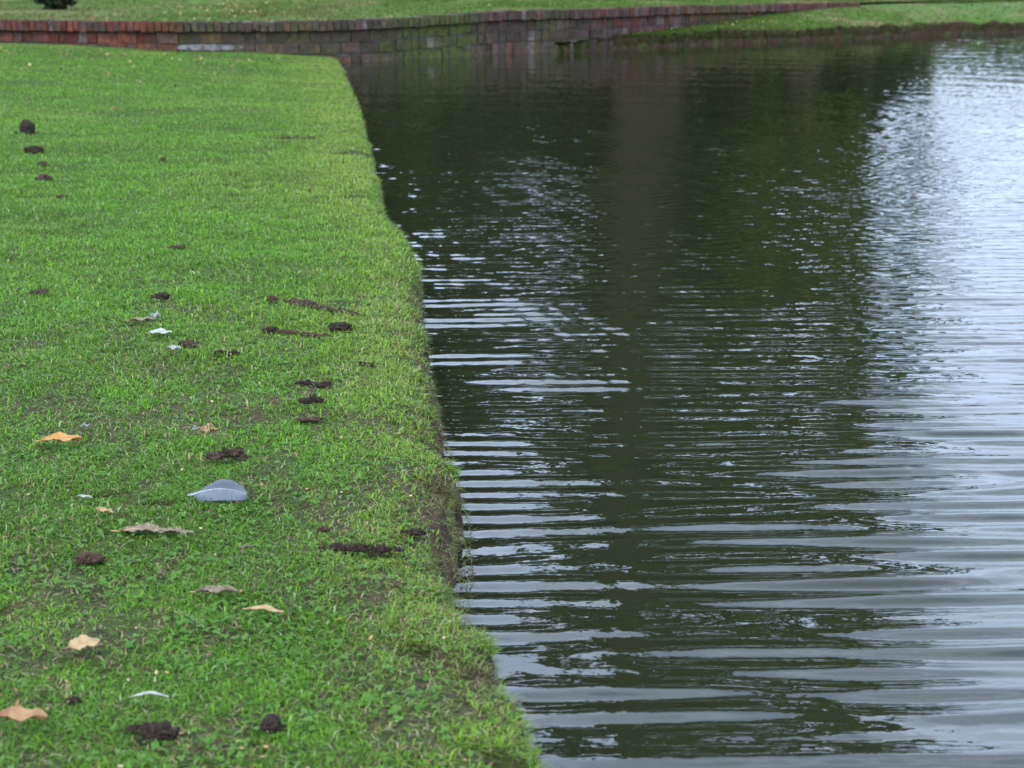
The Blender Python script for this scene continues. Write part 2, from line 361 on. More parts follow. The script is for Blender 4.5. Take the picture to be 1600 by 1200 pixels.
# ------------------------------------------------------------------ far ground beyond the wall, and the earth ledge
def far_z(X, Y, d):     # d = distance behind the wall line
    base = np.interp(X, [-6, -1.6, 0, 2.4, 5, 6.2, 8, 20], [.30, .31, .365, .36, .31, .31, .29, .28]) - .02
    return base + .012 * np.clip(d, 0, 60) + .03 * ss(2, 10, d) + (fbm(X, Y, 2.5, 91) - .5) * .08 * ss(.2, 2, d) + (vn(X, Y, .3, 92) - .5) * .01
NSF = np.arange(0, sS[-1], .12); ds = np.concatenate([[.17, .2, .3, .45], np.arange(.6, 12, .2), [13, 16, 20, 28, 40, 70, 140, 300]])
V = []
x, y, nx, ny, tx, ty = wp(NSF)
# blend normals outwards so the sheet fans without folding
nmx, nmy = 0.0 * nx, -1 + 0 * ny
for d in ds:
    kk = min(1, d / 6); ax = nx * (1 - kk) + nmx * kk + .0; ay = ny * (1 - kk) + nmy * kk; l = np.hypot(ax, ay)
    X = x - ax / l * d; Y = y - ay / l * d
    if d > 20: X = X + (x - 0) * (d - 20) * .06
    V.append(np.stack([X, Y, far_z(X, Y, np.full_like(X, d))], -1))
V = np.stack(V, 1).reshape(-1, 3)
me = npmesh('far_lawn', V, [(4, grid_faces(len(NSF), len(ds))[:, ::-1])]); fl = link('far_lawn', me, M['far_turf']); tag(fl, kind='structure')
# ledge
nl = 260; kk_ = np.linspace(0, len(LW) - 1, nl)
def li(arr): return np.interp(kk_, range(len(arr)), arr)
lwx, lwy = smo(np.interp(np.linspace(0, len(LW) - 1, nl), range(len(LW)), [p[0] for p in LW])), smo(li([p[1] for p in LW]))
lbx, lby = [], []
for i in range(nl):
    s = np.interp(lwx[i], px_, sS)
    # nearest wall-path point along back direction
    dd = np.hypot(px_ - lwx[i], py_ - lwy[i]); j = int(np.argmin(dd)); lbx.append(px_[j]); lby.append(py_[j])
lbx, lby = smo(np.array(lbx)), smo(np.array(lby))
facez = li([-.02, .02, .04, .045, .05, .05, .045, .05, .05]) + (vn(np.arange(nl), np.arange(nl) * 0, 4, 8) - .5) * .05 + (vn(np.arange(nl), np.arange(nl) * 0, 1.5, 18) - .5) * .03
topz = li([-.02, .03, .07, .13, .205, .235, .255, .265, .26])
V = []; prof = [(-.03, -.35), (.0, -.16), (.01, -.08), (.03, -.03)]
GX, GY, GZ = [], [], []
for i in range(nl):
    dx, dy = lbx[i] - lwx[i], lby[i] - lwy[i]; L_ = math.hypot(dx, dy) + 1e-6; ux, uy = (dx / L_, dy / L_)
    row = []
    jw = (vn(i * 1.0, 0.0, 5, 12) - .5) * .10 + (vn(i * 1.0, 0.0, 1.6, 13) - .5) * .05
    fz = facez[i]
    for a in range(6):
        f = a / 5; z = -.35 + (fz + .35) * f
        off = jw + .05 * f ** 2 + (vn(i * 1.0, a * 3.0, 1.3, 14) - .5) * .04
        if .35 < f < .85: off += .03
        row.append((lwx[i] + ux * (off - .04), lwy[i] + uy * (off - .04), z))
    for a in range(1, 12):
        f = a / 11; z = fz + (topz[i] - fz) * f ** 1.0 + (vn(i * .7, a * 1.0, 1.4, 15) - .5) * .03 * math.sin(math.pi * f)
        ext = .30 * float(ss(5.6, 5.8, kk_[i])); o = jw + .05 + (L_ + ext - jw - .05 + .04) * f
        row.append((lwx[i] + ux * (o - .04 + .04 * f), lwy[i] + uy * (o - .04 + .04 * f), z))
    V.append(row)
V = np.array(V); LEDGE = V.copy()
me = npmesh('earth_ledge', V.reshape(-1, 3), [(4, grid_faces(nl, 17)[:, ::-1])])
me.materials.append(M['far_turf']); me.materials.append(M['bankearth'])
mi = np.zeros((nl - 1, 16), np.int32); mi[:, :5] = 1; me.polygons.foreach_set('material_index', mi.ravel())
o = bpy.data.objects.new('earth_bank', me); COL.objects.link(o); tag(o, kind='structure')
# base ground to the horizon
me = npmesh('ground', [(-900, -900, -.6), (900, -900, -.6), (900, 900, -.6), (-900, 900, -.6)], [(4, np.array([[0, 1, 2, 3]]))]); tag(link('ground', me, M['far_turf']), kind='structure')
# dark path behind the far lawn, top right corner
pp = []
for X_ in (7.4, 9, 12, 16):
    _x, _y, *_r = wp(s_of_x(X_)); pp += [(X_, _y + .9, float(far_z(X_, _y + .9, .9)) + .03), (X_ - .1, _y + 2.6, float(far_z(X_, _y + 2.6, 2.6)) + .04)]
me = npmesh('path', pp, [(4, np.array([[0, 2, 3, 1], [2, 4, 5, 3], [4, 6, 7, 5]]))]); tag(link('path', me, M['asphalt']), kind='structure')

# ------------------------------------------------------------------ little things on the lawn
FOOT = []       # footprints that flatten/clear the grass  (x, y, a, b)
def lump_bm(bm, c, r, seed, sub=4, rough=.35):
    res = bmesh.ops.create_icosphere(bm, subdivisions=sub, radius=1)
    o = Vector((seed * 3.1, seed * 1.7, seed * .9))
    for v in res['verts']:
        d = v.co.normalized()
        n = mn.fractal(d * 1.6 + o, .9, 2.1, 4) * rough + mn.fractal(d * 6 + o, .8, 2.1, 2) * rough * .4
        q = d * (1 + n)
        v.co = Vector((q.x * r[0], q.y * r[1], max(q.z, -.4) * r[2])) + Vector(c)
def clod(px, py, wpx, hpx, label, n=1, slope=0, brown=False, group='dark lumps of earth on the lawn', name='soil_clod', cat='soil clod', arch=0):
    p = lawn_pt(px, py + hpx * .3); s = scale_at(p); W = wpx / s; H = hpx / s
    bm = bmesh.new(); seed = int(px * 7 + py)
    rs = random.Random(seed)
    dip = math.sin(math.atan2(CH, p[1]))
    if n == 1:
        tall = hpx / wpx > .65; lump_bm(bm, (0, 0, H * (.33 if tall else .03)), (W * (.42 if tall else .48), W * .36, H * (.55 if tall else .56)), seed + 1, sub=5, rough=.16 if tall else .5)
        for i in range(7):
            a = rs.uniform(0, 6.28); q = rs.uniform(.15, .42) * W; rr = W * rs.uniform(.10, .2)
            lump_bm(bm, (math.cos(a) * q, math.sin(a) * q * .7, H * rs.uniform(.0, .3)), (rr, rr * .8, min(rr, H * .3)), seed + 90 + i, sub=3, rough=.55)
    else:
        for i in range(n):
            f = (i + .5) / n - .5 + rs.uniform(-.3, .3) / n; rr = W / n * rs.uniform(.45, 1.0)
            yo = -slope * W * f / dip if slope else 0
            lump_bm(bm, (f * W + rs.uniform(-.1, .1) * rr, yo + rs.uniform(-.3, .3) * rr, H * .05 + arch * H * (1 - (2 * f) ** 2)), (rr, rr * rs.uniform(.4, .9), H * rs.uniform(.25, .6)), seed + i, sub=4, rough=.55)
        # crumbs
    for i in range(6 + n * 4):
        rr = W * .018 * rs.uniform(.6, 1.5) if n > 1 else W * .07 * rs.uniform(.6, 1.5)
        xx = rs.uniform(-.6, .6) * W
        lump_bm(bm, (xx, (-slope * xx / dip if n > 1 else 0) + rs.uniform(-.6, .6) * W / n, rr * .6), (rr, rr, rr), seed + 50 + i, sub=2)
    me = bpy.data.meshes.new(name); bm.to_mesh(me); bm.free(); me.polygons.foreach_set('use_smooth', np.full(len(me.polygons), True))
    o = link(name, me, M['clod_brown' if brown else ('clod_mid' if seed % 3 == 0 else 'clod')], loc=p); tag(o, label, cat, group)
    if n == 1: FOOT.append((p[0], p[1], W * .40, W * .22))
    else:
        for i in range(n):
            f = (i + .5) / n - .5; FOOT.append((p[0] + f * W, p[1] - slope * W * f / dip, W / n * .5, W / n * .2))
    return o
G1 = 'dark lumps of earth on the lawn'
clod(43, 201, 27, 24, 'large rounded black-brown clod of earth at the far left, the highest one in the frame')
clod(54, 233, 28, 14, 'wedge-shaped dark clod just below the large rounded clod at the left')
clod(66, 255, 15, 8, 'tiny broken dark clod, third one down in the left column of clods')
clod(70, 276, 22, 12, 'small brown-black clod lowest in the left column of clods', brown=True)
clod(255, 249, 9, 7, 'tiny brown pellet of earth alone in the smooth far lawn', brown=True)
clod(64, 455, 26, 10, 'low flat dark clod near the left frame edge at mid height')
clod(252, 461, 28, 13, 'dark earth clod above the two small white scraps')
clod(275, 385, 24, 5, 'faint flat brown crumb streak alone on the mid lawn', brown=True)
clod(292, 536, 28, 15, 'rounded dark clod to the right of the white feather scrap')
clod(355, 549, 30, 9, 'loose crumbly dark clod a little right of the rounded clod', n=3)
clod(424, 467, 16, 11, 'small pointed brown clod at the left end of the long earth ridge', brown=True)
clod(505, 479, 118, 12, 'long crumbly dark ridge of earth slanting across the lawn near the water edge', n=11, slope=.18, name='earth_ridge', cat='earth ridge', group='earth ridges in the turf')
clod(531, 508, 32, 14, 'humped dark clod below the right end of the long earth ridge')
clod(423, 514, 24, 13, 'dark clod at the left end of the faint second ridge')
clod(476, 520, 78, 9, 'shorter faint brown ridge of earth below the long ridge', n=8, slope=.1, brown=True, name='earth_ridge', cat='earth ridge', group='earth ridges in the turf')
clod(573, 568, 22, 9, 'small twiggy dark clod near the water edge', n=2)
clod(490, 597, 48, 11, 'uppermost of three stacked dark earth streaks near the bank', n=5, slope=.08)
clod(488, 627, 36, 13, 'middle of three stacked dark earth streaks near the bank, arched like a brow', n=4, arch=.4)
clod(485, 654, 42, 9, 'lowest and faintest of three stacked dark earth streaks near the bank', n=4, brown=True)
clod(355, 713, 70, 18, 'arched dark crust of earth above the grey feather', n=5, arch=.5, name='earth_ridge', cat='earth ridge', group='earth ridges in the turf')
clod(183, 766, 72, 11, 'broken dark crust of earth left of the grey feather', n=6, slope=.18, name='earth_ridge', cat='earth ridge', group='earth ridges in the turf')
clod(140, 870, 40, 18, 'brown clod between the dry curled leaf and the left frame edge', brown=True)
clod(505, 825, 18, 9, 'small brown clod above the left end of the thick ridge', brown=True)
clod(645, 830, 38, 13, 'flat dark clod closest to the torn bank edge', n=2)
clod(572, 854, 112, 15, 'thick dark ridge of earth in the lower lawn, ending near the bank', n=8, slope=.03, name='earth_ridge', cat='earth ridge', group='earth ridges in the turf')
clod(248, 1139, 52, 32, 'biggest near black clod, shiny and rounded, at the bottom of the lawn')
clod(210, 1136, 26, 12, 'small dark lump touching the left of the biggest near black clod')
clod(425, 1131, 36, 27, 'round crumbly black clod alone at the bottom centre of the lawn')
clod(115, 1093, 22, 10, 'small dark clod between the tan leaf and the rust leaf')
clod(96, 306, 16, 6, 'small flat brown crumb of earth below the left column of clods', brown=True)

def leaf(px, py, lpx, wf, rot, mat, label, curl=.25, tilt=0, bend=.15, name='fallen_leaf', cat='leaf', group=None, lift=.006, wave=.05, jag=.06, rib=True, pts=1.0):
    p = lawn_pt(px, py); s = scale_at(p); Ln = lpx / s; Wd = Ln * wf
    root = empty(name, p + Vector((0, 0, lift)), rot); root.rotation_euler = (R(tilt), 0, rot)
    tag(root, label, cat, group)
    nu, nv = 60, 13; V = []; rs = random.Random(int(px + py * 3))
    ph = rs.random() * 6
    def ctr(u): return Vector(((u - .5) * Ln, math.sin(u * math.pi) * bend * Ln * .3, math.sin(u * math.pi) * Ln * .02))
    for i in range(nu):
        u = i / (nu - 1); wd = (math.sin(math.pi * u ** .8) ** pts) * Wd / 2 * (1 + jag * math.sin(u * 38 + ph) + jag * .6 * rs.uniform(-1, 1) - (.35 if jag > .12 and .55 < u < .62 else 0)) + Ln * .004
        for j in range(nv):
            v = j / (nv - 1) * 2 - 1
            c = ctr(u); z = .012 * Wd * math.cos((u - .25 * abs(v)) * 60) + curl * Wd * v * v * (1 + .4 * math.sin(u * 9 + ph)) + wave * Wd * math.sin(u * 14 + v * 3 + ph)
            V.append((c.x + .04 * Ln * v * v, c.y + v * wd, c.z + z + abs(v) * 0))
    me = npmesh('blade', V, [(4, grid_faces(nu, nv))]); o = link('leaf_blade', me, mat, root)
    sm = o.modifiers.new('thick', 'SOLIDIFY'); sm.thickness = .0006
    if rib:
        bm = bmesh.new(); ring = []
        for i in range(18):
            u = -.12 + 1.08 * i / 17; c = ctr(max(0, u)); c.x = (u - .5) * Ln; r = Ln * .012 * (1.15 - u) 
            zz = wave * Wd * math.sin(max(0, u) * 14 + ph)
            ring.append([bm.verts.new((c.x, c.y + r * math.cos(a), c.z + zz + r * math.sin(a) + .0004)) for a in (0, 1.57, 3.14, 4.71)])
        for a, b_ in zip(ring, ring[1:]):
            for q in range(4): bm.faces.new((a[q], a[(q + 1) % 4], b_[(q + 1) % 4], b_[q]))
        me = bpy.data.meshes.new('midrib'); bm.to_mesh(me); bm.free(); link('midrib', me, M['rib'], root)
    FOOT.append((p[0], p[1], Ln * .3, Wd * .15))
    return root
leaf(95, 699, 62, .42, .05, M['leaf_orange'], 'orange-brown oval leaf lying on the grass near the left edge', curl=.15, tilt=10, lift=.013)
leaf(131, 1023, 48, .66, .45, M['leaf_tan'], 'blunt peach-tan leaf lying flat on the near grass', curl=.10, tilt=14, lift=.013, pts=.6)
leaf(34, 1142, 84, .40, -.08, M['leaf_rust'], 'long rust-orange leaf cut by the left frame edge at the bottom', curl=.25, tilt=8, lift=.014)
leaf(250, 524, 38, .45, -.1, M['leaf_pale'], 'flat silvery white scrap left of the rounded dark clod', curl=.1, tilt=12, name='small_feather', cat='feather', group='pale scraps on the lawn')
leaf(243, 501, 16, .8, .2, M['leaf_pale'], 'tiny bright white curled scrap on a dark twig-like leaf', curl=.5, tilt=20, group='pale scraps on the lawn', rib=False)
leaf(222, 505, 40, .35, .05, M['leaf_dry'], 'narrow dark dried leaf beneath the tiny bright white scrap', curl=.2, tilt=5, lift=.006)
leaf(272, 550, 24, .5, -.3, M['leaf_pale'], 'small pale scrap below the silvery white one', curl=.3, tilt=12, group='pale scraps on the lawn', rib=False)
leaf(326, 686, 26, .65, .3, M['leaf_tan'], 'small ragged cream leaf above the arched earth crust', curl=.4, tilt=22, jag=.25, lift=.014)
leaf(306, 676, 16, .4, .9, M['leaf_pale'], 'wispy grey down tuft left of the ragged cream leaf', curl=.5, tilt=25, group='pale scraps on the lawn', rib=False, jag=.3)
leaf(133, 672, 14, .6, .2, M['leaf_pale'], 'tiny white speck of down above the orange-brown leaf', curl=.4, tilt=15, group='pale scraps on the lawn', rib=False, jag=.3)
leaf(133, 783, 26, .28, -.35, M['leaf_pale'], 'slim pale sliver above the curled cream scrap at left', curl=.3, tilt=10, group='pale scraps on the lawn', rib=False)
leaf(163, 806, 36, .30, -.5, M['leaf_tan'], 'narrow cream scrap lying slanted left of the dry curled leaf', curl=.35, tilt=10, jag=.15, rib=False)
leaf(228, 832, 92, .24, -.12, M['leaf_dry'], 'big dry curled grey-brown leaf half sunk in the grass below the feather', curl=.15, tilt=10, jag=.2, lift=.001, wave=.06)
leaf(275, 838, 60, .22, -.25, M['leaf_dry'], 'thin brown strip of dead leaf at the right end of the big dry leaf', curl=.2, tilt=8, jag=.2, rib=False)
leaf(338, 929, 66, .26, -.02, M['leaf_dry'], 'pinkish grey dry leaf lying in the lower middle of the lawn', curl=.3, tilt=12, jag=.12, lift=.003, wave=.06)
leaf(414, 964, 62, .20, -.32, M['leaf_tan'], 'narrow tan leaf slanting down to the right in the lower lawn', curl=.3, tilt=10, lift=.008)
leaf(232, 1110, 62, .12, .02, M['leaf_pale'], 'long thin whitish blade lying above the biggest near black clod', curl=.2, tilt=8, group='pale scraps on the lawn', rib=False, bend=.5, lift=.016)
leaf(253, 904, 16, .7, 1.0, M['leaf_dry'], 'small brownish dead leaf scrap between the big dry leaf and the pinkish one', curl=.4, tilt=10, rib=False)
leaf(385, 862, 22, .4, .3, M['leaf_dry'], 'little dull brown leaf scrap right of the big dry leaf', curl=.3, rib=False)

# grey feather
def feather(px, py, lpx):
    p = lawn_pt(px, py); s = scale_at(p); Ln = lpx / s
    root = empty('feather', p + Vector((0, 0, .007))); root.rotation_euler = (R(22), R(-2), R(1))
    tag(root, 'smooth slate-grey feather with a white shaft lying on the grass', 'feather')
    def ctr(u): return Vector(((u - .5) * Ln, .085 * Ln * math.sin(math.pi * min(1, u * 1.02)) , .05 * Ln * math.sin(math.pi * u)))
    nu, nv = 60, 10
    for side, wmax, nm, c1, c2 in ((1, .37, 'upper_vane', (.085, .10, .115), (.020, .026, .032)), (-1, .20, 'lower_vane', (.14, .165, .185), (.085, .104, .122))):
        V = []; C = []
        for i in range(nu):
            u = i / (nu - 1); uu = .02 + .98 * u
            wd = wmax * Ln * (math.sin(math.pi * min(1, uu ** (1.08 if side > 0 else 1.05))) ** (.55 if uu < .52 else .45)) * (1 + (.02 if u > .2 else .08) * math.sin(i * 2.7) )
            for nu_, nw_ in ((.24, .10), (.52, .07), (.78, .09)): wd *= 1 - nw_ * max(0, 1 - abs(u - nu_ - .05 * side) / .025)
            for j in range(nv):
                v = j / (nv - 1); c = ctr(uu)
                sl = .10 * Ln * v * (1 - u)          # barbs sweep to the tip
                x = c.x + sl * (1 - u); y = c.y + side * wd * v; z = c.z - .16 * Ln * v * v * (.5 if side > 0 else .7) + .0002 * math.sin(i * 1.9) * v
                V.append((x, y, z))
                edge = abs(v - .0); col = Vector(c1).lerp(Vector(c2), (math.sin(math.pi * min(1, v * .95 + .05)) ** .8) * (math.sin(math.pi * u) ** .6))
                if u < .15: col = col.lerp(Vector((.20, .24, .25)), .6 * (1 - u / .15))
                col = col * (.66 + .03 * math.sin(i * 5.1) + .18 * float(vn(i, j * .4, 3.0, 7)))
                C.append(tuple(col))
        f = grid_faces(nu, nv); me = npmesh(nm, V, [(4, f if side > 0 else f[:, ::-1])], True, np.array(C))
        o = link(nm, me, M['feather'], root); sm = o.modifiers.new('thick', 'SOLIDIFY'); sm.thickness = .0004
    bm = bmesh.new(); ring = []
    for i in range(40):
        u = -.05 + 1.04 * i / 39; c = ctr(max(0, u)); c.x = (u - .5) * Ln; r = Ln * .010 * (1.1 - u)
        ring.append([bm.verts.new((c.x, c.y + r * math.cos(a), c.z + r * .8 * math.sin(a) + .0006)) for a in (0, 1.05, 2.1, 3.14, 4.2, 5.25)])
    for a, b_ in zip(ring, ring[1:]):
        for q in range(6): bm.faces.new((a[q], a[(q + 1) % 6], b_[(q + 1) % 6], b_[q]))
    me = bpy.data.meshes.new('shaft'); bm.to_mesh(me); bm.free(); me.polygons.foreach_set('use_smooth', np.full(len(me.polygons), True)); link('shaft', me, M['shaft'], root)
    # downy barbs at the base
    V = []; Fc = []; C = []; rs = random.Random(3)
    for i in range(90):
        u = rs.uniform(-.01, .16); c = ctr(max(0, u)); c.x = (u - .5) * Ln; sgn = rs.choice((-1, 1)); l = Ln * rs.uniform(.03, .10); a = rs.uniform(.6, 1.6) * sgn
        q = c + Vector((math.cos(a) * l * .8 - .02 * Ln, math.sin(a) * l, rs.uniform(0, .03) * Ln)); m_ = (c + q) / 2 + Vector((0, 0, .01 * Ln)); w_ = .0003
        b0 = len(V); V += [(c.x - w_, c.y, c.z), (c.x + w_, c.y, c.z), (m_.x + w_, m_.y, m_.z), (m_.x - w_, m_.y, m_.z), (q.x, q.y, q.z)]
        Fc.append((b0, b0 + 1, b0 + 2, b0 + 3)); C += [(.22, .25, .25)] * 5
    link('down', npmesh('down', V, [(4, np.array(Fc))], True, np.array(C)), M['root'], root)
    FOOT.append((p[0], p[1] + .018, Ln * .44, Ln * .22))
fm, nt, b, L = new_mat('feather'); a = N(nt, 'ShaderNodeAttribute', attribute_name='tint'); L(a.outputs['Color'], b.inputs['Base Color']); b.inputs['Roughness'].default_value = .55
tc = N(nt, 'ShaderNodeTexCoord'); wv = N(nt, 'ShaderNodeTexWave'); wv.inputs['Scale'].default_value = 320; wv.inputs['Distortion'].default_value = 2; bp = N(nt, 'ShaderNodeBump'); bp.inputs['Strength'].default_value = .08; bp.inputs['Distance'].default_value = .0003
L(tc.outputs['Object'], wv.inputs[0]); L(wv.outputs['Fac'], bp.inputs['Height']); L(bp.outputs[0], b.inputs['Normal']); M['feather'] = fm
M['shaft'] = noise_mat('shaft', (.30, .34, .36), (.42, .46, .48), 60, .4, .1, .0005)
feather(342, 779, 88)

# ------------------------------------------------------------------ grass
def lerp(a, b, t): return a + (b - a) * t
def blades(name, X, Y, Z, h, wd, lean, az, C1, C2, mat, out_dir=None, curve=.5):
    """C1 = root colour, C2 = tip colour (n,3)"""
    n = len(X); ca, sa = np.cos(az), np.sin(az); px, py = -sa, ca
    hx = np.sin(lean) * h; hz = np.cos(lean) * h
    V = np.zeros((n, 5, 3), np.float32)
    b = np.stack([X, Y, Z], -1)
    w2 = wd / 2
    side = np.stack([px, py, np.zeros(n)], -1)
    fwd = np.stack([ca, sa, np.zeros(n)], -1)
    twist = (np.random.default_rng(n).random(n) - .5) * 1.5 * curve; fwd2 = fwd * np.cos(twist)[:, None] + side * np.sin(twist)[:, None]
    mid = b + fwd * (hx * .45)[:, None]; mid[:, 2] += hz * .62 + h * .06
    tip = b + fwd * (hx * .45)[:, None] + fwd2 * (hx * (.55 + curve * .35))[:, None]; tip[:, 2] += hz * (1 - curve * .35)
    V[:, 0] = b - side * w2[:, None]; V[:, 1] = b + side * w2[:, None]
    V[:, 2] = mid + side * (w2 * .95)[:, None]; V[:, 3] = mid - side * (w2 * .95)[:, None]; V[:, 4] = tip
    i = np.arange(n) * 5
    q = np.stack([i, i + 1, i + 2, i + 3], 1); tr = np.stack([i + 3, i + 2, i + 4], 1)
    C = np.zeros((n, 5, 3), np.float32); C[:, 0] = C1; C[:, 1] = C1; C[:, 2] = (C1 + C2) / 2; C[:, 3] = C[:, 2]; C[:, 4] = C2
    me = npmesh(name, V.reshape(-1, 3), [(4, q), (3, tr)], True, C.reshape(-1, 3))
    return me
D0 = 110000; dref = 2.3
Yb = []; Xb = []
yc = 1.25
while yc < 17.2:
    dy = .05 if yc < 5 else .2; xe_ = float(np.interp(yc, EY, EX)); xlft = -.36 * yc - .35
    n = int(D0 * min(1, (dref / yc) ** 1.4) * dy * (xe_ + .01 - xlft))
    Yb.append(yc + rng.random(n) * dy); Xb.append(xlft + rng.random(n) * (xe_ + .01 - xlft)); yc += dy
Y = np.concatenate(Yb); X = np.concatenate(Xb)
u = Xe(Y) - X
tr = tear(X, Y)
keep = (u > -.004) & (rng.random(len(X)) > ss(.003, .012, tr) * .86)
# clumping
cl = fbm(X, Y, .045, 200, 2); keep &= rng.random(len(X)) < (.55 + .9 * cl)
patch = fbm(X, Y, .22, 210, 3)
near = 1 - ss(2.5, 6, Y)
bare = ss(.49, .63, fbm(X * 1, Y * .7, .10, 220, 4)) * (.12 + .88 * near) * .82
keep &= rng.random(len(X)) > bare
keep &= rng.random(len(X)) > .62 * ss(.010, .022, lean_of(Y)) * (1 - ss(.02, .06, u + .03 * vn(X, Y, .03, 222)))
for x, y, a, b_ in FOOT:
    keep &= ~((((X - x) / (a * .85)) ** 2 + ((Y - y) / (b_ * .85)) ** 2 < 1))
X, Y, u, cl, patch, near = X[keep], Y[keep], u[keep], cl[keep], patch[keep], near[keep]
n = len(X); print('blades', n)
Z = surf(X, Y) - .002
dsc = np.clip((Y / dref) ** .52, .9, 3)
h = (.008 + .009 * rng.random(n)) * (.75 + .6 * fbm(X, Y, .12, 230, 2)) * np.clip(dsc, 1, 1.5)
edgef = (1 - ss(.03, .20 + .035 * Y, u)) * (1 + .3 * ss(4, 9, Y))
h *= 1 + .12 * (1 - ss(0, .03, u)) * (1 - ss(.010, .02, lean_of(Y)))
wd = (.0011 + .0007 * rng.random(n)) * dsc
wd *= np.where(rng.random(n) < .12 * near, 1.9, 1)
lean = np.clip(rng.normal(1.08, .34, n), .15, 1.52)
az = rng.random(n) * 6.283 + (fbm(X, Y, .08, 240, 2) - .5) * 5
# at the edge blades lean out over the water
oe = rng.random(n) < (1 - ss(.0, .05, u)) * .75 * (1 - .8 * ss(.010, .02, lean_of(Y)))
az = np.where(oe, rng.normal(-.2, .8, n), az); lean = np.where(oe, rng.normal(1.15, .3, n), lean)
g1 = np.array([.068, .212, .010]); g2 = np.array([.148, .310, .019]); g3 = np.array([.060, .140, .014]); ye = np.array([.20, .31, .035]); st = np.array([.33, .27, .13]); br = np.array([.12, .075, .035]); pl = np.array([.24, .34, .13])
r = rng.random(n)[:, None]; C2 = g1 * (1 - r) + g2 * r
f = ss(.38, .66, fbm(X, Y, .5, 250, 3))[:, None]; C2 = C2 * (1 - .4 * f) + g3 * .4 * f
f = (ss(.45, .75, fbm(X, Y, .9, 260, 3)) * .35 + np.minimum(1, edgef) * .6)[:, None]; C2 = C2 * (1 - f) + ye * f
dead = rng.random(n) < (.018 + .09 * ss(.5, .7, fbm(X, Y, .16, 270, 3)) * (.4 + near) + .12 * edgef * near)
C2 = np.where(dead[:, None], np.where(rng.random((n, 1)) < .6, st, br), C2)
pale = rng.random(n) < .07; C2 = np.where(pale[:, None], pl, C2)
C2 = C2 * rng.uniform(.45, 1.5, (n, 1)); C1 = C2 * np.array([.95, .85, .9])
me = blades('grass', X, Y, Z, h, wd, lean, az, C1, C2, M['grass'])
tag(link('grass', me, M['grass']), 'short bright green lawn grass growing up to the edge of the water', 'grass', kind='stuff')

# dead thatch lying in the thin places of the near lawn
n = 110000
Y = 1.35 + 5.2 * rng.random(n) ** 1.25; xe_ = Xe(Y); X = xe_ - .01 - rng.random(n) * (.36 * Y + .3 + xe_)
b_ = ss(.46, .60, fbm(X, Y * .7, .10, 220, 4)) * (1 - ss(4.5, 6.5, Y)); lz = ss(.010, .022, lean_of(Y)) * (1 - ss(.02, .07, Xe(Y) - X)); kp = rng.random(n) < np.clip(b_ * .62 + lz + (tear(X, Y) > .006) * .5, .03, 1); X, Y = X[kp], Y[kp]; n = len(X)
cc = np.array([(.10, .065, .035), (.20, .15, .085), (.055, .038, .022), (.05, .10, .015), (.10, .19, .025), (.035, .028, .016), (.22, .18, .10)])[rng.integers(0, 7, n)] * rng.uniform(.6, 1.3, (n, 1))
me = blades('thatch', X, Y, surf(X, Y) + .0005 + .003 * rng.random(n), .006 + .010 * rng.random(n), .0008 + .0010 * rng.random(n), np.clip(rng.normal(1.3, .2, n), .5, 1.56), rng.random(n) * 6.283, cc, cc, M['root'])
tag(link('thatch', me, M['root']), 'brown and straw-coloured dead thatch lying between the grass blades', 'thatch', kind='stuff')

# small round-leaved weeds (clover, moss) mixed into the near lawn
n = 16000
Y = 1.3 + 3.6 * rng.random(n) ** 1.2; xe_ = Xe(Y); X = xe_ - .02 - rng.random(n) * (.36 * Y + .3 + xe_)
dn = ss(.46, .62, fbm(X, Y, .13, 300, 3)); kp = (rng.random(n) < .10 + .9 * dn) & (tear(X, Y) < .004)
for x, y, a, b_ in FOOT: kp &= ~((((X - x) / a) ** 2 + ((Y - y) / b_) ** 2 < 1))
X, Y = X[kp], Y[kp]; n = len(X); Z = surf(X, Y) + .002 + .006 * rng.random(n)
rr = .0017 + .0019 * rng.random(n); az = rng.random(n) * 6.283
V = np.zeros((n, 3, 6, 3), np.float32); tz = rng.normal(0, .35, n); tz2 = rng.normal(0, .35, n)
for l in range(3):
    aa = az + l * 2.094; cx, cy = np.cos(aa) * rr * .95, np.sin(aa) * rr * .95
    for q, (a, b_) in enumerate(((-1, 0), (-.45, .8), (.6, .75), (.85, 0), (.6, -.75), (-.45, -.8))):
        lx = cx + (np.cos(aa) * a - np.sin(aa) * b_) * rr * .9; ly = cy + (np.sin(aa) * a + np.cos(aa) * b_) * rr * .9
        V[:, l, q, 0] = X + lx; V[:, l, q, 1] = Y + ly; V[:, l, q, 2] = Z + lx * tz + ly * tz2 + (.0006 if q in (0, 3) else .0012)
Fc = np.arange(n * 18).reshape(-1, 6)
C = (np.array([.075, .20, .016]) * (1 - rng.random((n, 1)) * .3) + np.array([.05, .05, .03]) * rng.random((n, 1))); C = np.repeat(C, 18, 0)
me = npmesh('clover', V.reshape(-1, 3), [(6, Fc)], False, C); tag(link('clover', me, M['grass']), 'tiny round-leaved clover mixed into the near grass', 'clover', kind='stuff')

